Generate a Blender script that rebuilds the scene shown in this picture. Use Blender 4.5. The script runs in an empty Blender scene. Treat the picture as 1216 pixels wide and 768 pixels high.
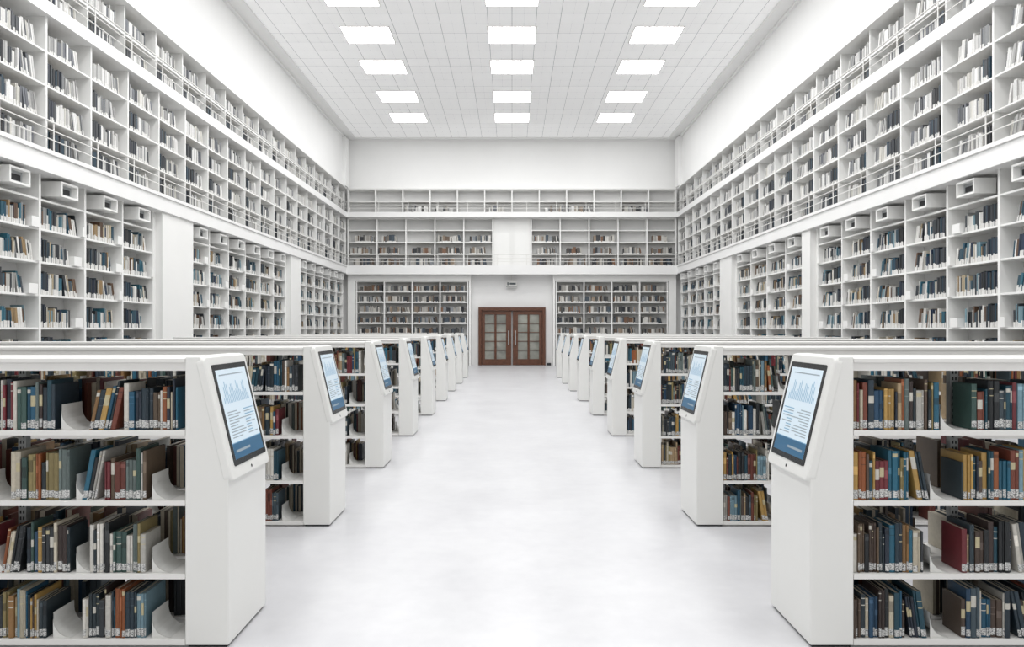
import bpy, bmesh, math, random
from mathutils import Vector
random.seed(7)
S=bpy.context.scene
COL=S.collection

def srgb(h):
    h=h.lstrip('#'); r=[]
    for i in (0,2,4):
        c=int(h[i:i+2],16)/255
        r.append(c/12.92 if c<=.04045 else ((c+.055)/1.055)**2.4)
    return tuple(r)+(1.0,)

# ---------------- materials ----------------
def newmat(name):
    m=bpy.data.materials.new(name); m.use_nodes=True
    nt=m.node_tree; b=nt.nodes['Principled BSDF']
    return m,nt,b
def plain(name,col,rough=.5,metal=0,spec=.5,noise=0.0,nscale=3.0,bump=0.0):
    m,nt,b=newmat(name)
    c=srgb(col) if isinstance(col,str) else col
    b.inputs['Base Color'].default_value=c
    b.inputs['Roughness'].default_value=rough
    b.inputs['Metallic'].default_value=metal
    b.inputs['Specular IOR Level'].default_value=spec
    if noise>0 or bump>0:
        tc=nt.nodes.new('ShaderNodeTexCoord'); n=nt.nodes.new('ShaderNodeTexNoise')
        n.inputs['Scale'].default_value=nscale; n.inputs['Detail'].default_value=4
        nt.links.new(tc.outputs['Object'],n.inputs['Vector'])
        if noise>0:
            r=nt.nodes.new('ShaderNodeValToRGB')
            r.color_ramp.elements[0].position=.3; r.color_ramp.elements[1].position=.7
            r.color_ramp.elements[0].color=tuple(x*(1-noise) for x in c[:3])+(1,)
            r.color_ramp.elements[1].color=c
            nt.links.new(n.outputs['Fac'],r.inputs['Fac']); nt.links.new(r.outputs['Color'],b.inputs['Base Color'])
        if bump>0:
            bp=nt.nodes.new('ShaderNodeBump'); bp.inputs['Strength'].default_value=bump; bp.inputs['Distance'].default_value=.01
            nt.links.new(n.outputs['Fac'],bp.inputs['Height']); nt.links.new(bp.outputs['Normal'],b.inputs['Normal'])
    return m
def emis(name,col,strength):
    m=bpy.data.materials.new(name); m.use_nodes=True; nt=m.node_tree
    b=nt.nodes['Principled BSDF']
    b.inputs['Base Color'].default_value=srgb(col)
    b.inputs['Emission Color'].default_value=srgb(col)
    b.inputs['Emission Strength'].default_value=strength
    b.inputs['Roughness'].default_value=.3
    return m

M_wall=plain('white_plaster','#F2F2F1',.8,noise=.02,nscale=1.2)
M_case=plain('white_lacquer','#EDEDEB',.5,noise=.02,nscale=2)
M_caseback=plain('bookcase_backing','#CDCDCC',.7,noise=.03,nscale=2)
M_fasc=plain('fascia_white','#EDEDEC',.45,noise=.01)
M_steel=plain('white_powdercoat_steel','#E5E4E1',.4,noise=.02,nscale=6)
M_post=plain('galvanised_post','#9B9E9E',.45,metal=.3,noise=.1,nscale=40)
M_bookend=plain('bookend_steel','#DADAD7',.45,noise=.04,nscale=20)
M_dark=plain('dark_slot','#1B1D20',.6)
M_kiosk=plain('kiosk_satin_white','#E6E6E3',.35,noise=.015,nscale=5)
M_bezel=plain('black_glass_bezel','#15181C',.15)
M_wood=plain('brown_door_wood','#633B26',.45,noise=.35,nscale=9)
M_metal=plain('brushed_metal','#B9BBBC',.3,metal=.9,noise=.05,nscale=30)
M_glassd=plain('door_glass','#A0A198',.12,noise=.5,nscale=1.6)
M_grey=plain('grey_panel','#A9ACAE',.6,noise=.05)
M_sign=plain('exit_sign_face','#50585B',.5,noise=.05)

# floor
def floor_mat():
    m,nt,b=newmat('polished_pale_concrete')
    tc=nt.nodes.new('ShaderNodeTexCoord')
    n1=nt.nodes.new('ShaderNodeTexNoise'); n1.inputs['Scale'].default_value=1.3; n1.inputs['Detail'].default_value=9; n1.inputs['Roughness'].default_value=.65
    n2=nt.nodes.new('ShaderNodeTexNoise'); n2.inputs['Scale'].default_value=9; n2.inputs['Detail'].default_value=5
    nt.links.new(tc.outputs['Object'],n1.inputs['Vector']); nt.links.new(tc.outputs['Object'],n2.inputs['Vector'])
    mx=nt.nodes.new('ShaderNodeMath'); mx.operation='MULTIPLY_ADD'; mx.inputs[1].default_value=.35
    nt.links.new(n2.outputs['Fac'],mx.inputs[0]); nt.links.new(n1.outputs['Fac'],mx.inputs[2])
    r=nt.nodes.new('ShaderNodeValToRGB'); r.color_ramp.elements[0].position=.45; r.color_ramp.elements[1].position=.9
    r.color_ramp.elements[0].color=srgb('#BEBEC1'); r.color_ramp.elements[1].color=srgb('#CCCCCE')
    nt.links.new(mx.outputs[0],r.inputs['Fac']); nt.links.new(r.outputs['Color'],b.inputs['Base Color'])
    rr=nt.nodes.new('ShaderNodeMapRange'); rr.inputs['To Min'].default_value=.27; rr.inputs['To Max'].default_value=.37
    nt.links.new(n1.outputs['Fac'],rr.inputs['Value']); nt.links.new(rr.outputs[0],b.inputs['Roughness'])
    b.inputs['Specular IOR Level'].default_value=.38
    return m
M_floor=floor_mat()
def ceil_mat():
    m,nt,b=newmat('acoustic_ceiling_tiles')
    tc=nt.nodes.new('ShaderNodeTexCoord')
    br=nt.nodes.new('ShaderNodeTexBrick'); br.offset=0; br.squash=1
    br.inputs['Scale'].default_value=1; br.inputs['Brick Width'].default_value=.625; br.inputs['Row Height'].default_value=.625
    br.inputs['Mortar Size'].default_value=.012; br.inputs['Mortar Smooth'].default_value=.2
    br.inputs['Color1'].default_value=srgb('#F2F2F2'); br.inputs['Color2'].default_value=srgb('#EDEDED'); br.inputs['Mortar'].default_value=srgb('#C9CACB')
    nt.links.new(tc.outputs['Object'],br.inputs['Vector'])
    b2=nt.nodes.new('ShaderNodeTexBrick'); b2.offset=0
    b2.inputs['Scale'].default_value=1; b2.inputs['Brick Width'].default_value=.625/2; b2.inputs['Row Height'].default_value=.625/2
    b2.inputs['Mortar Size'].default_value=.008
    b2.inputs['Color1'].default_value=(1,1,1,1); b2.inputs['Color2'].default_value=(1,1,1,1); b2.inputs['Mortar'].default_value=(.87,.87,.88,1)
    nt.links.new(tc.outputs['Object'],b2.inputs['Vector'])
    mm=nt.nodes.new('ShaderNodeMixRGB'); mm.blend_type='MULTIPLY'; mm.inputs['Fac'].default_value=1
    nt.links.new(br.outputs['Color'],mm.inputs[1]); nt.links.new(b2.outputs['Color'],mm.inputs[2])
    nt.links.new(mm.outputs[0],b.inputs['Base Color']); b.inputs['Roughness'].default_value=.9
    # faint glow added to the tiles to brighten ceiling and shelves; no real back-light
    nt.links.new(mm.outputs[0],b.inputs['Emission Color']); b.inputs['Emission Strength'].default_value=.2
    return m
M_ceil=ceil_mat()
def book_mat():
    m,nt,b=newmat('book_covers')
    a=nt.nodes.new('ShaderNodeAttribute'); a.attribute_name='Col'
    tc=nt.nodes.new('ShaderNodeTexCoord'); n=nt.nodes.new('ShaderNodeTexNoise'); n.inputs['Scale'].default_value=60
    nt.links.new(tc.outputs['Object'],n.inputs['Vector'])
    mr=nt.nodes.new('ShaderNodeMapRange'); mr.inputs['To Min'].default_value=.8; mr.inputs['To Max'].default_value=1.15
    nt.links.new(n.outputs['Fac'],mr.inputs['Value'])
    mm=nt.nodes.new('ShaderNodeVectorMath'); mm.operation='SCALE'
    nt.links.new(a.outputs['Color'],mm.inputs[0]); nt.links.new(mr.outputs[0],mm.inputs['Scale'])
    nt.links.new(mm.outputs[0],b.inputs['Base Color']); b.inputs['Roughness'].default_value=.5
    return m
M_book=book_mat()
def label_mat():
    m,nt,b=newmat('book_spine_labels')
    tc=nt.nodes.new('ShaderNodeTexCoord')
    n=nt.nodes.new('ShaderNodeTexNoise'); n.inputs['Scale'].default_value=160; n.inputs['Detail'].default_value=2
    mp=nt.nodes.new('ShaderNodeMapping'); mp.inputs['Scale'].default_value=(1,1,2.2)
    nt.links.new(tc.outputs['Object'],mp.inputs[0]); nt.links.new(mp.outputs[0],n.inputs['Vector'])
    r=nt.nodes.new('ShaderNodeValToRGB'); r.color_ramp.elements[0].position=.40; r.color_ramp.elements[1].position=.52
    r.color_ramp.elements[0].color=srgb('#55585C'); r.color_ramp.elements[1].color=srgb('#D4D4D2')
    nt.links.new(n.outputs['Fac'],r.inputs['Fac']); nt.links.new(r.outputs['Color'],b.inputs['Base Color']); b.inputs['Roughness'].default_value=.4
    return m
M_label=label_mat()
M_panel=emis('light_diffuser','#FFFFFF',14.5)
M_disp=emis('display_light','#CCDAE4',.24)
M_disp2=emis('display_blue','#2A6286',.08)
M_disp3=emis('display_pale_blue','#79A8C6',.12)
M_disp4=emis('display_text_grey','#94A2AC',.1)

# ---------------- mesh builder ----------------
class MB:
    def __init__(s): s.v=[]; s.f=[]; s.m=[]; s.c=[]
    def quad(s,a,b,c,d,mi=0,col=None):
        i=len(s.v); s.v+= [a,b,c,d]; s.f.append((i,i+1,i+2,i+3)); s.m.append(mi); s.c.append(col)
    def box(s,x0,x1,y0,y1,z0,z1,mi=0):
        if x0>x1:x0,x1=x1,x0
        if y0>y1:y0,y1=y1,y0
        i=len(s.v)
        s.v+=[(x0,y0,z0),(x1,y0,z0),(x1,y1,z0),(x0,y1,z0),(x0,y0,z1),(x1,y0,z1),(x1,y1,z1),(x0,y1,z1)]
        for f in ((0,3,2,1),(4,5,6,7),(0,1,5,4),(1,2,6,5),(2,3,7,6),(3,0,4,7)):
            s.f.append(tuple(i+k for k in f)); s.m.append(mi); s.c.append(None)
    def tube(s,p0,p1,r,mi=0,n=8):
        p0=Vector(p0);p1=Vector(p1); d=(p1-p0).normalized()
        a=d.orthogonal().normalized(); b=d.cross(a); i=len(s.v)
        for p in (p0,p1):
            for k in range(n):
                t=2*math.pi*k/n; s.v.append(tuple(p+a*r*math.cos(t)+b*r*math.sin(t)))
        for k in range(n):
            s.f.append((i+k,i+(k+1)%n,i+n+(k+1)%n,i+n+k)); s.m.append(mi); s.c.append(None)
        s.f.append(tuple(i+k for k in range(n-1,-1,-1))); s.m.append(mi); s.c.append(None)
        s.f.append(tuple(i+n+k for k in range(n))); s.m.append(mi); s.c.append(None)
    def prism(s,pts,off,mi=0):
        n=len(pts); i=len(s.v); s.v+=[tuple(p) for p in pts]; s.v+=[tuple(Vector(p)+Vector(off)) for p in pts]
        s.f.append(tuple(range(i,i+n))); s.m.append(mi); s.c.append(None)
        s.f.append(tuple(range(i+2*n-1,i+n-1,-1))); s.m.append(mi); s.c.append(None)
        for k in range(n):
            s.f.append((i+k,i+(k+1)%n,i+n+(k+1)%n,i+n+k)); s.m.append(mi); s.c.append(None)
    def obj(s,name,mats,parent=None,color=False,recalc=False,bevel=0):
        me=bpy.data.meshes.new(name); me.from_pydata(s.v,[],s.f)
        for m in mats: me.materials.append(m)
        me.polygons.foreach_set('material_index',s.m)
        if color:
            at=me.color_attributes.new('Col','FLOAT_COLOR','CORNER'); buf=[]
            for f,c in zip(s.f,s.c):
                c=c or (.8,.8,.8,1)
                for _ in f: buf.extend(c)
            at.data.foreach_set('color',buf)
        if recalc:
            bm=bmesh.new(); bm.from_mesh(me); bmesh.ops.recalc_face_normals(bm,faces=bm.faces); bm.to_mesh(me); bm.free()
        me.update()
        o=bpy.data.objects.new(name,me); COL.objects.link(o)
        if bevel:
            b=o.modifiers.new('bev','BEVEL'); b.width=bevel; b.segments=2; b.limit_method='ANGLE'
        if parent: o.parent=parent
        return o
def empty(name,loc=(0,0,0)):
    o=bpy.data.objects.new(name,None); COL.objects.link(o); o.empty_display_size=.1; return o

# ---------------- books ----------------
def P(*hs): return [srgb(h) for h in hs]
PAL_ROW=P('#263238','#1E4452','#222B38','#5A2B22','#6E3A2C','#84643F','#A58F70','#BDB5A4','#C8C5BE','#2E3236','#1B1F22',
 '#857850','#5F6B69','#37504B','#8A4F2C','#AD8B4E','#3E4C54','#215A70','#6A2A30','#A4A29C','#CFCBC2','#52443A','#1B2833','#1F2B31','#5B4C3D','#352926','#6C8894','#1C4D66','#20303A','#44372F','#D2CFC8','#20405A','#24323C','#1A4250','#B4AB98')
PAL_MIX=P('#D6D5D1','#CBCAC6','#B6B5B1','#A3A3A0','#DCDBD7','#8E9090','#C4BDB0','#2F5F70','#202F45','#5B4535','#8F7857','#444A50','#1D2226','#6E8993','#AA9D85','#353B41','#1C4558','#2A2E33','#34505E')
PAL_LIGHT=P('#DCDBD8','#CFCECC','#BAB9B7','#A8A8A6','#DEDEDC','#949493','#7D7F80','#C5C3BC','#D0D0CE','#676A70','#484B50')
PAL_DARK=P('#1C2024','#202937','#30353A','#213B4A','#383C41','#151719')
PAL_FAR=P('#9C9993','#6C6A66','#BAB7B0','#50504E','#35373A','#8A7B6B','#5E4F43','#AAA8A3','#404B55','#82868A','#282B30','#C8C6C1','#73543F')
PAGE=srgb('#A89F8E')
def books(B,o,u,n,s0,s1,z,pal,hi=False,h=(.2,.26),w=(.012,.034),d=(.15,.2),lab=(.035,.055),dark=None,lean=.15,labp=.9):
    def pt(s,q,zz): return (o[0]+u[0]*s+n[0]*q, o[1]+u[1]*s+n[1]*q, zz)
    s=s0; tilt=0; run=None; runleft=0
    while True:
        ww=random.uniform(*w); 
        if runleft<=0:
            run=random.choice(pal); rh=random.uniform(*h); rd=random.uniform(*d); runleft=random.choice([1,1,1,1,2,3]); 
        runleft-=1
        hh=rh*random.uniform(.985,1.0); dd=rd; col=run
        if dark and (s-s0)<(s1-s0)*dark: col=random.choice(PAL_DARK); hh=h[1]*random.uniform(.92,1.05)
        if tilt==0 and s>s1-(s1-s0)*.45 and random.random()<lean:
            tilt=random.uniform(.06,.25); s+=hh*tilt
        if s+ww>s1: break
        j=random.uniform(.8,1.2); col=tuple(min(1,c*j) for c in col[:3])+(1,)
        q1=-random.uniform(0,.012); q0=q1-dd; a=s; b=s+ww-.0012
        def T(x,q,zz): return pt(x-tilt*(zz-z),q,zz)
        z1=z+hh
        lh=random.uniform(*lab) if random.random()<labp else 0
        if hi:
            prof=[(a,q1-.004),(a+ww*.2,q1-.0008),(a+ww*.5,q1),(b-ww*.2,q1-.0008),(b,q1-.004)]
            lb=random.uniform(.004,.012) if lh else 0
            accent=random.choice([tuple(min(1,c*1.6+.03) for c in col[:3])+(1,),srgb('#B9AF8E'),srgb('#C6C3BA'),tuple(c*.5 for c in col[:3])+(1,)])
            ts=z+hh*random.uniform(.5,.62); te=ts+hh*random.uniform(.12,.28)
            zs=[(z,col,0)]
            if lh: zs=[(z,col,0),(z+lb,None,1),(z+lb+lh,col,0)]
            r=random.random()
            if r<.35: zs+=[(ts,accent,0),(te,col,0)]
            elif r<.6: zs+=[(te-.012,accent,0),(te-.008,col,0),(te+.02,accent,0),(te+.024,col,0)]
            elif r<.75: zs+=[(z1-.03,accent,0),(z1-.012,col,0)]
            zs.append((z1,None,0))
            for k in range(len(zs)-1):
                za,c,mi=zs[k]; zb=zs[k+1][0]
                if zb<=za: continue
                for i in range(4):
                    (x0,y0),(x1,y1)=prof[i],prof[i+1]
                    B.quad(T(x0,y0,za),T(x1,y1,za),T(x1,y1,zb),T(x0,y0,zb),mi,c)
            c0=.0025
            B.quad(T(a,q1-.004,z1),T(b,q1-.004,z1),T(b,q1-.008,z1),T(a,q1-.008,z1),0,col)
            B.quad(T(a,q1-.008,z1),T(a+c0,q1-.008,z1),T(a+c0,q0,z1),T(a,q0,z1),0,col)
            B.quad(T(b-c0,q1-.008,z1),T(b,q1-.008,z1),T(b,q0,z1),T(b-c0,q0,z1),0,col)
            B.quad(T(a+c0,q1-.008,z1-.003),T(b-c0,q1-.008,z1-.003),T(b-c0,q0,z1-.003),T(a+c0,q0,z1-.003),0,PAGE)
            f=q1-.004
        else:
            f=q1
            zl=z+.006+lh if lh else z
            if lh: B.quad(T(a,f,z),T(b,f,z),T(b,f,zl),T(a,f,zl),0,srgb('#DAD9D6'))
            B.quad(T(a,f,zl),T(b,f,zl),T(b,f,z1),T(a,f,z1),0,col)
            B.quad(T(a,f,z1),T(b,f,z1),T(b,q0,z1),T(a,q0,z1),0,col if random.random()<.4 else PAGE)
        B.quad(T(a,f,z),T(a,f,z1),T(a,q0,z1),T(a,q0,z),0,col)
        B.quad(T(b,f,z),T(b,q0,z),T(b,q0,z1),T(b,f,z1),0,col)
        B.quad(T(a,q0,z),T(a,q0,z1),T(b,q0,z1),T(b,q0,z),0,PAGE if random.random()<.3 else tuple(c*.6 for c in col[:3])+(1,))
        s+=ww

# ---------------- room shell ----------------
YN,YF=-3.0,31.1
CZ=9.49; XU=6.93
b=MB(); b.box(-7.6,7.6,YN,YF+.3,-.2,0); b.obj('floor',[M_floor])
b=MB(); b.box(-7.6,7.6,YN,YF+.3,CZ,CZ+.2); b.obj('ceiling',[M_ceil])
for sd,nm in ((-1,'left'),(1,'right')):
    b=MB(); b.box(sd*XU,sd*7.6,YN,YF,7.36,CZ); b.box(sd*7.35,sd*7.6,YN,YF,0,7.36)
    b.box(sd*(XU-.16),sd*XU,30.2,30.75,7.36,CZ-.12)
    b.obj('wall_'+nm,[M_wall])
b=MB(); b.box(-7.6,7.6,YF,YF+.3,0,CZ); b.obj('wall_back',[M_wall])
# ceiling perimeter trim
for sd,nm in ((-1,'left'),(1,'right')):
    b=MB(); b.box(sd*(XU-.42),sd*XU,YN,YF,CZ-.05,CZ); b.box(sd*(XU-.07),sd*XU,YN,YF,CZ-.12,CZ-.05); b.obj('trim_ceiling_'+nm,[M_wall])
b=MB(); b.box(-XU+.42,XU-.42,YF-.3,YF,CZ-.05,CZ); b.obj('trim_ceiling_back',[M_wall])

# ceiling lights
ys=[27.95,25.4,22.55,20.1,17.7]+[17.7-2.45*k for k in range(1,8)]
for y in ys:
    for x in (-3.9,.0,3.9):
        b=MB(); w,d=.66,.58
        b.box(x-w,x+w,y-d,y+d,CZ-.022,CZ-.004,1)
        b.quad((x-w+.03,y-d+.03,CZ-.024),(x-w+.03,y+d-.03,CZ-.024),(x+w-.03,y+d-.03,CZ-.024),(x+w-.03,y-d+.03,CZ-.024),0)
        b.obj('ceiling_light_panel',[M_panel,M_steel])

# ---------------- side wall bookcases ----------------
ZS0,ZS1=3.80,4.12   # gallery slab
ZT0,ZT1=6.12,6.32   # upper slab
ZTOP=7.30
LV0=[.06,.55,1.04,1.53,2.02,2.51,3.0,3.44]
def side(sd,nm,groups,pil,upbays):
    C=MB(); K=MB()
    F=6.84; FL=6.98; BK=7.33
    # lower
    for (ya,yb,n) in groups:
        C.box(sd*(BK-.02),sd*BK,ya,yb,0,ZS0,1)
        p=(yb-ya)/n
        for i in range(n+1):
            y=ya+p*i; t=.025 if 0<i<n else .05
            C.box(sd*FL,sd*(BK-.02),y-t,y+t,0,ZS0)
        for i in range(n):
            a=ya+p*i+.025; e=ya+p*(i+1)-.025
            for z in LV0: C.box(sd*(FL+.01),sd*(BK-.02),a,e,z-.03,z)
            # projecting lamp box
            m=(a+e)/2-.05; hw=.22; x0=FL-.13; x1=FL+.2; zb,zt=3.52,3.75
            C.box(sd*x0,sd*x1,m-hw,m+hw,zb,zb+.03); C.box(sd*x0,sd*x1,m-hw,m+hw,zt-.03,zt)
            C.box(sd*x0,sd*x1,m-hw,m-hw+.03,zb+.03,zt-.03); C.box(sd*x0,sd*x1,m+hw-.03,m+hw,zb+.03,zt-.03)
            C.box(sd*(x0+.1),sd*x1,m-hw+.03,m+hw-.03,zb+.03,zt-.03,2)
            C.box(sd*(x0+.09),sd*(x0+.1),m-.14,m+.14,zb+.07,zt-.08,3)
            for li,z in enumerate(LV0[:-1]):
                L=random.uniform(.66,.92)*(e-a)
                books(K,(sd*(FL+.03),a+.03),(0,1),(-sd,0),.0,L,z+.002,PAL_MIX,h=(.22,.33),w=(.015,.045),d=(.16,.22),lab=(.05,.09),dark=random.choice([None,.4,.3,.2]))
                # white file box
                if random.random()<.75:
                    fy=a+L+.05; 
                    fe=min(e-.01,fy+.2)
                    C.box(sd*(FL-.03),sd*(FL+.16),fy,fe,z+.001,z+.15)
    for (ya,yb) in pil:
        C.box(sd*F,sd*BK,ya,yb,0,ZS0)
    # upper
    ya=upbays[0]; p=upbays[1]; n=int(round((YF-ya)/p)); p=(YF-.35-ya)/n
    yb=ya+p*n
    for (z0,z1,nr,fx) in ((ZS1,ZT0,4,F+.04),(ZT1,ZTOP,2,F+.1)):
        C.box(sd*(BK-.02),sd*BK,ya,yb,z0,z1,1)
        rp=(z1-z0)/nr
        for i in range(n+1):
            y=ya+p*i; C.box(sd*fx,sd*(BK-.02),y-.02,y+.02,z0,z1)
        for i in range(n):
            a=ya+p*i+.02; e=ya+p*(i+1)-.02
            for r in range(nr):
                z=z0+rp*r
                if r>0: C.box(sd*(fx+.01),sd*(BK-.02),a,e,z-.028,z)
                L=random.uniform(.72,.92)*(e-a); st=random.uniform(.05,.14)
                books(K,(sd*(fx+.04),a+st),(0,1),(-sd,0),0,L-st,z+.002,PAL_LIGHT,h=(.24,.33),w=(.018,.045),d=(.16,.22),lab=(.04,.08),dark=random.choice([.2,.3,.45,.3]) if r!=nr-1 else None)
    C.box(sd*(F-.02),sd*BK,ya,yb,ZTOP,ZTOP+.055)
    C.obj('wall_bookcase',[M_case,M_caseback,M_grey,M_dark])
    K.obj('wall_book_collection',[M_book],color=True)
    # slabs
    b=MB(); b.box(sd*6.79,sd*7.35,YN,YF-.5,ZS0,ZS1); b.box(sd*6.76,sd*6.79,YN,YF-.5,ZS1-.05,ZS1+.01)
    b.obj('gallery_slab_'+nm,[M_fasc])
    b=MB(); b.box(sd*6.80,sd*7.35,YN,YF-.5,ZT0,ZT1); b.obj('gallery_slab_'+nm+'_top',[M_fasc])
    # rails
    for zb,x in ((ZS1+.01,6.775),(ZT1,6.815)):
        R=MB()
        for dz in (.16,.30,.42): R.tube((sd*x,2,zb+dz),(sd*x,YF-.55,zb+dz),.009 if dz<.4 else .014)
        y=ya
        while y<YF-.6:
            R.tube((sd*x,y,zb),(sd*x,y,zb+.42),.011); y+=p
        R.obj('gallery_railing',[M_steel])
side(-1,'left',[(14.5-1.17*9,14.45,9),(15.95,22.85,6),(24.05,30.6,6)],[(14.5,15.9),(22.9,24.0)],(3.97,1.17))
side(1,'right',[(17.0-1.27*10,16.95,10),(17.55,23.05,4),(24.45,30.6,5)],[(17.0,17.5),(23.1,24.4)],(4.3,1.27))

# ---------------- far wall ----------------
C=MB(); K=MB()
FY=30.72; BY=31.08
def far_block(x0,x1,z0,z1,nb,nr,fill,pal,h,lab,bk=1):
    C.box(x0,x1,BY-.02,BY,z0,z1,bk)
    p=(x1-x0)/nb; rp=(z1-z0)/nr
    for i in range(nb+1): C.box(x0+p*i-.025,x0+p*i+.025,FY,BY-.02,z0,z1)
    for r in range(nr+1):
        z=z0+rp*r
        for i in range(nb):
            a=x0+p*i+.025; e=x0+p*(i+1)-.025
            C.box(a,e,FY+.01,BY-.02,max(z0,z-.03),max(z,z0+.02))
            if r<nr and random.random()<fill[r]:
                zz=max(z,z0+.02)+.002
                st=random.uniform(0,.12) if fill[r]>.97 else random.uniform(0,.25)
                L=(e-a)*random.uniform(.86,1) if fill[r]>.97 else (e-a)*random.uniform(.7,1)
                books(K,(a,FY+.03),(1,0),(0,-1),st,min(L,e-a),zz,pal,h=h,w=(.025,.06),d=(.15,.2),lab=lab,lean=.1)
far_block(-6.45,-1.83,.0,3.5,4,8,[1]*8,PAL_FAR,(.2,.29),(.03,.05))
far_block(1.83,6.45,.0,3.5,4,8,[1]*8,PAL_FAR,(.2,.29),(.03,.05))
far_block(-6.8,-.8,ZS1,ZT0,5,4,[.95,.95,.75,.15],PAL_FAR,(.22,.31),(.03,.05))
far_block(.8,6.8,ZS1,ZT0,5,4,[.95,.95,.75,.15],PAL_FAR,(.22,.31),(.03,.05))
far_block(-6.8,6.8,ZT1,ZTOP,12,2,[.5,.0],PAL_LIGHT+PAL_FAR[:6],(.2,.3),(.03,.05))
# centre blank panels
C.box(-.77,.77,FY+.12,BY,ZS1,ZT0); C.box(-.02,.02,FY+.02,FY+.12,ZS1,ZT0)
# plain infill panels and header
C.box(-6.8,-6.5,FY-.04,BY,0,3.8); C.box(6.5,6.8,FY-.04,BY,0,3.8)
C.box(-6.5,-1.78,FY-.02,BY,3.52,3.8); C.box(1.78,6.5,FY-.02,BY,3.52,3.8)
C.box(-1.78,-1.7,FY-.06,BY,0,3.8); C.box(1.7,1.78,FY-.06,BY,0,3.8)
C.box(-6.8,6.8,FY-.05,BY,ZTOP,ZTOP+.055)
C.obj('wall_bookcase',[M_case,M_caseback]); K.obj('wall_book_collection',[M_book],color=True)
b=MB(); b.box(-6.8,6.8,30.4,BY,ZS0-.04,ZS1); b.obj('gallery_slab_back',[M_fasc])
b=MB(); b.box(-6.8,6.8,30.45,BY,ZT0,ZT1); b.obj('gallery_slab_back_top',[M_fasc])
for zb,y in ((ZS1,30.42),(ZT1,30.47)):
    R=MB()
    for dz in (.16,.30,.46): R.tube((-6.75,y,zb+dz),(6.75,y,zb+dz),.010 if dz<.4 else .016)
    for i in range(12): 
        x=-6.7+13.4*i/11; R.tube((x,y,zb),(x,y,zb+.46),.012)
    R.obj('gallery_railing',[M_steel])

# door
D=empty('door_1')
y=31.0
def part(nm,mat,boxes,bev=0):
    q=MB()
    for t in boxes: q.box(*t)
    q.obj(nm,[mat],parent=D,bevel=bev)
part('door_frame',M_wood,[(-1.4,-1.27,y-.12,y+.06,0,2.42),(1.27,1.4,y-.12,y+.06,0,2.42),(-1.27,1.27,y-.12,y+.06,2.28,2.42)],.006)
for sd,nm in ((-1,'left'),(1,'right')):
    fr=[]; 
    a,e=.03,1.26
    fr.append((sd*a,sd*(a+.22),y-.07,y,0.01,2.27)); fr.append((sd*(e-.13),sd*e,y-.07,y,0.01,2.27))
    fr.append((sd*(a+.22),sd*(e-.13),y-.07,y,.01,.26)); fr.append((sd*(a+.22),sd*(e-.13),y-.07,y,2.12,2.27))
    mid=(a+.22+e-.13)/2
    fr.append((sd*(mid-.045),sd*(mid+.045),y-.075,y,.26,2.12))
    part('leaf_'+nm,M_wood,fr,.005)
    mu=[]
    for k in range(1,5):
        z=.26+1.86*k/5; mu.append((sd*(a+.22),sd*(mid-.045),y-.06,y-.01,z-.012,z+.012)); mu.append((sd*(mid+.045),sd*(e-.13),y-.06,y-.01,z-.012,z+.012))
    part('muntins_'+nm,M_wood,mu)
    part('glass_'+nm,M_glassd,[(sd*(a+.2),sd*(e-.12),y-.03,y-.02,.24,2.14)])
    part('handle_'+nm,M_metal,[(sd*.12,sd*.16,y-.13,y-.1,.85,1.45),(sd*.12,sd*.16,y-.1,y-.07,.9,.93),(sd*.12,sd*.16,y-.1,y-.07,1.37,1.4)],.004)
E=empty('exit_sign')
q=MB(); q.box(-.24,.2,30.86,31.0,3.24,3.56); q.obj('housing',[M_steel],parent=E,bevel=.01)
q=MB(); q.box(-.2,-.14,30.85,30.86,3.34,3.46); q.box(-.1,.16,30.85,30.86,3.36,3.44); q.box(-.24,.2,30.85,30.86,3.5,3.515); q.box(-.24,.2,30.85,30.86,3.26,3.275); q.obj('face',[M_sign],parent=E)
q=MB(); q.box(-.03,-.01,30.9,30.93,3.56,3.76); q.obj('hanger',[M_steel],parent=E)
q=MB(); q.box(1.46,1.62,30.8,30.95,0,.1); q.obj('door_stop_box',[M_dark])

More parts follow.
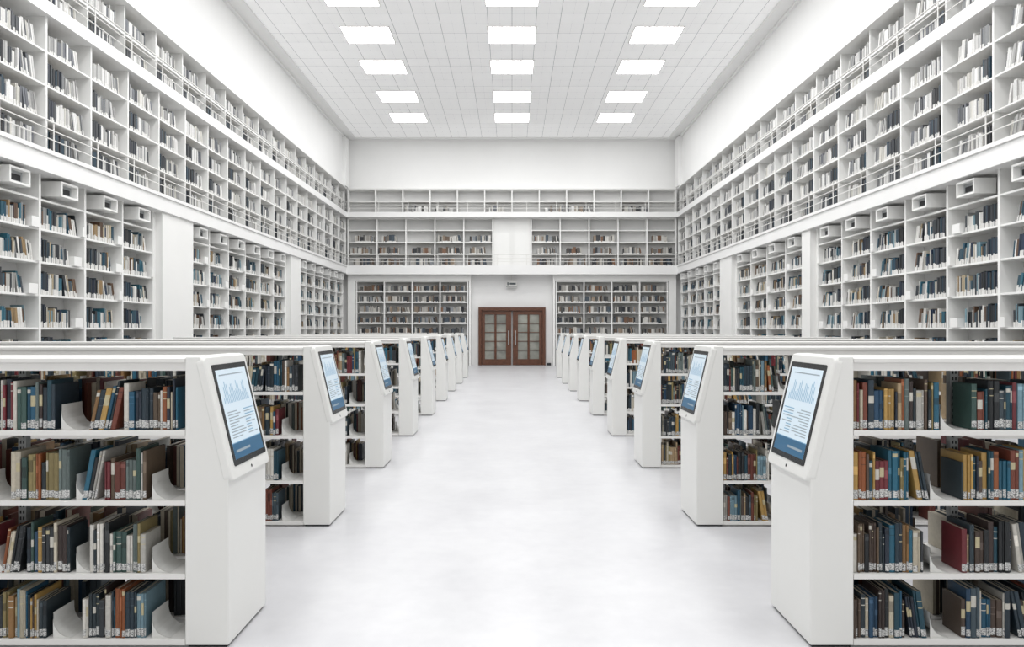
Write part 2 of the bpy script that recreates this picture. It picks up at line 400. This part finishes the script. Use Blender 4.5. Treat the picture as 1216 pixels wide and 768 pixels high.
# ---------------- freestanding shelving rows + kiosks ----------------
ROWS=[3.49,5.64,8.0,10.4,12.9,15.5,18.0,20.5,23.0]
DP=.53; XE=5.9
def rrect(u0,u1,v0,v1,r,n=5):
    pts=[]
    for (cx,cy,a0) in ((u1-r,v1-r,0),(u0+r,v1-r,90),(u0+r,v0+r,180),(u1-r,v0+r,270)):
        for k in range(n+1):
            t=math.radians(a0+90*k/n); pts.append((cx+r*math.cos(t),cy+r*math.sin(t)))
    return pts
def kiosk(sd,xa,y0):
    E=empty('touchscreen_kiosk')
    def W(lx,ly,z): return (sd*(xa+lx),y0+ly,z)
    pw=.205
    q=MB()
    pts=[W(0,0,.012),W(pw,0,.012),W(pw,0,1.372),W(.135,0,1.372),W(.012,0,.83),W(0,0,.80)]
    q.prism(pts,(0,DP,0)); q.obj('pillar',[M_kiosk],parent=E,recalc=True,bevel=.006)
    q=MB(); q.box(sd*(xa+.012),sd*(xa+pw-.012),y0+.012,y0+DP-.012,0,.014); q.obj('shadow_gap',[M_dark],parent=E)  # dark strip standing in for the shadow line between pillar and floor
    B0=(-.022,.785); T0=(.117,1.372)
    L=math.hypot(T0[0]-B0[0],T0[1]-B0[1]); v=((T0[0]-B0[0])/L,(T0[1]-B0[1])/L); nn=(-v[1],v[0])
    def Q(u,t,h): return W(B0[0]+v[0]*t+nn[0]*h, u, B0[1]+v[1]*t+nn[1]*h)
    off=Vector(Q(0,0,-.045))-Vector(Q(0,0,0))
    q=MB(); q.prism([Q(u,t,0) for u,t in rrect(-.004,DP+.004,0,L,.03)],off)
    q.obj('screen_housing',[M_kiosk],parent=E,recalc=True,bevel=.008)
    q=MB(); so=off*(.006/.045)
    q.prism([Q(u,t,.003) for u,t in rrect(.055,DP-.03,.06,L-.045,.012)],so*1.2); q.obj('screen_bezel',[M_bezel],parent=E,recalc=True)
    q=MB()
    def r(u0,u1,t0,t1,h,mi): q.quad(Q(u0,t0,h),Q(u1,t0,h),Q(u1,t1,h),Q(u0,t1,h),mi)
    u0,u1,t0,t1=.08,DP-.055,.088,L-.073; 
    r(u0,u1,t0,t1,.0036,0)
    r(u0,u1,t0,t0+.075,.004,1)
    uw=u1-u0
    r(u0+.03,u0+uw*.55,t0+.03,t0+.042,.0044,3)
    r(u0+.03,u1-.05,t1-.03,t1-.024,.004,3)
    rd=random.Random(5)
    for k in range(18):
        ux=u0+.03+k*(uw-.06)/18; hh=.015+.08*abs(math.sin(k*.75))+rd.random()*.02
        r(ux,ux+.007,t1-.17,t1-.17+hh,.004,2)
    for k in range(10):
        tt=t0+.10+k*.014; r(u0+.03,u0+.03+uw*(.25+.3*rd.random()),tt,tt+.005,.004,3)
        r(u0+.24,u0+.24+uw*(.15+.2*rd.random()),tt,tt+.005,.0042,2 if k%2 else 3)
    r(u0,u1,t0+.075,t0+.079,.004,2)
    q.obj('screen_display',[M_disp,M_disp2,M_disp3,M_disp4],parent=E)
    q=MB(); q.tube(Q(DP/2,.028,-.002),Q(DP/2,.028,.0015),.008); q.obj('home_button',[M_bezel],parent=E)

SH=[.035,.345,.69,1.022]
def bookend(C,sd,xs,ya,yb,z,h=.09,l=.09):
    # curved swoop plate rising toward the books
    n=7
    outer=[]
    for k in range(n+1):
        a=math.pi/2*k/n
        outer.append((l*(1-math.cos(a)) , h*(1-math.sin(a))))
    pts=[(xs,ya,z+h+.03)]+[(xs+sd*px,ya,z+max(pz,0)) for px,pz in outer]+[(xs,ya,z)]
    C.prism(pts,(0,.004,0),3)
    for k in range(len(pts)-2):
        p,q=pts[k],pts[k+1]
        C.quad(p,q,(q[0],yb,q[2]),(p[0],yb,p[2]),3)
def row(sd,xa,y0,idx):
    C=MB(); K=MB(); x0=xa+.205
    bw=.93
    posts=[]; x=x0+(.62 if sd>0 else .93)
    while x<XE-.3: posts.append(x); x+=bw
    # top
    C.box(sd*(x0+.001),sd*XE,y0+.0,y0+DP,1.345,1.362)
    C.box(sd*(x0+.001),sd*XE,y0+.012,y0+.03,1.305,1.345); C.box(sd*(x0+.001),sd*XE,y0+DP-.03,y0+DP-.012,1.305,1.345)
    for z in SH:
        C.box(sd*(x0+.001),sd*(XE-.03),y0+.006,y0+.245,z-.014,z); C.box(sd*(x0+.001),sd*(XE-.03),y0+.002,y0+.006,z-.022,z+.003)
        C.box(sd*(x0+.001),sd*(XE-.03),y0+.285,y0+.524,z-.014,z); C.box(sd*(x0+.001),sd*(XE-.03),y0+.524,y0+.528,z-.022,z+.003)
    C.box(sd*(x0+.001),sd*(XE-.03),y0+.03,y0+DP-.03,0,.02)
    C.box(sd*(XE-.03),sd*XE,y0,y0+DP,0,1.345)
    for px in posts:
        C.box(sd*(px-.02),sd*(px+.02),y0+.247,y0+.283,0,1.345,1)
        if idx<4:
            for k in range(40):
                z=.06+k*.032; C.box(sd*(px-.011),sd*(px-.004),y0+.2455,y0+.247,z,z+.016,2); C.box(sd*(px+.004),sd*(px+.011),y0+.2455,y0+.247,z,z+.016,2)
        for z in SH[1:]:
            C.prism([(sd*px,y0+.247,z-.014),(sd*px,y0+.05,z-.014),(sd*px,y0+.247,z-.075)],(sd*.003,0,0),0)
    # books
    for li,z in enumerate(SH):
        for face in (0,1):
            if face==0: o=(0,y0+.022); n=(0,-1)
            else: o=(0,y0+DP-.022); n=(0,1)
            if sd>0: st=x0+.01; 
            else: st=x0+(.05 if li==3 else .2)
            if face==1: st=x0+random.uniform(.02,.2)
            first=True
            while st<XE-.2:
                if sd>0: L=(.41 if li==3 else .36) if first else random.uniform(.3,.42)
                else: L=(.42 if li==3 else .31) if first else random.uniform(.26,.44)
                en=min(st+L,XE-.05)
                hi=(idx<3)
                if idx==0 and face==1: hi=False
                books(K,o,(sd,0),n,st,en,z+.002,PAL_ROW,hi=hi,h=(.175,.245),w=(.008,.027),d=(.15,.205),lab=(.028,.042),lean=.16)
                ya,yb=(y0+.03,y0+.2) if face==0 else (y0+DP-.2,y0+DP-.03)
                if sd>0: bookend(C,sd,sd*(en+.006),ya,yb,z+.001)
                else: bookend(C,-sd,sd*(st-.03),ya,yb,z+.001) if not(first and li==3) else None
                st=en+(.155 if sd>0 else random.choice([.05,.16])); first=False
    so=C.obj('library_shelving',[M_steel,M_post,M_dark,M_bookend]); K.obj('shelved_book_collection',[M_book,M_label],color=True,parent=so)
for i,y0 in enumerate(ROWS):
    for sd in (-1,1):
        xa=1.405 if sd>0 else (1.335 if i==0 else 1.385)
        kiosk(sd,xa,y0); row(sd,xa,y0,i)

# ---------------- world, camera ----------------
w=bpy.data.worlds.new('World'); S.world=w; w.use_nodes=True
bg=w.node_tree.nodes['Background']; bg.inputs[0].default_value=(1,.995,.985,1); bg.inputs[1].default_value=.9
cam=bpy.data.cameras.new('camera'); co=bpy.data.objects.new('camera',cam); COL.objects.link(co)
co.location=(0,0,1.5); co.rotation_euler=(math.pi/2,0,0)
cam.sensor_width=36; cam.lens=880/1216*36; cam.shift_y=7/1216; cam.clip_end=200; cam.clip_start=.05
S.camera=co
S.view_settings.view_transform='Standard'; S.view_settings.look='None'; S.view_settings.exposure=0.0
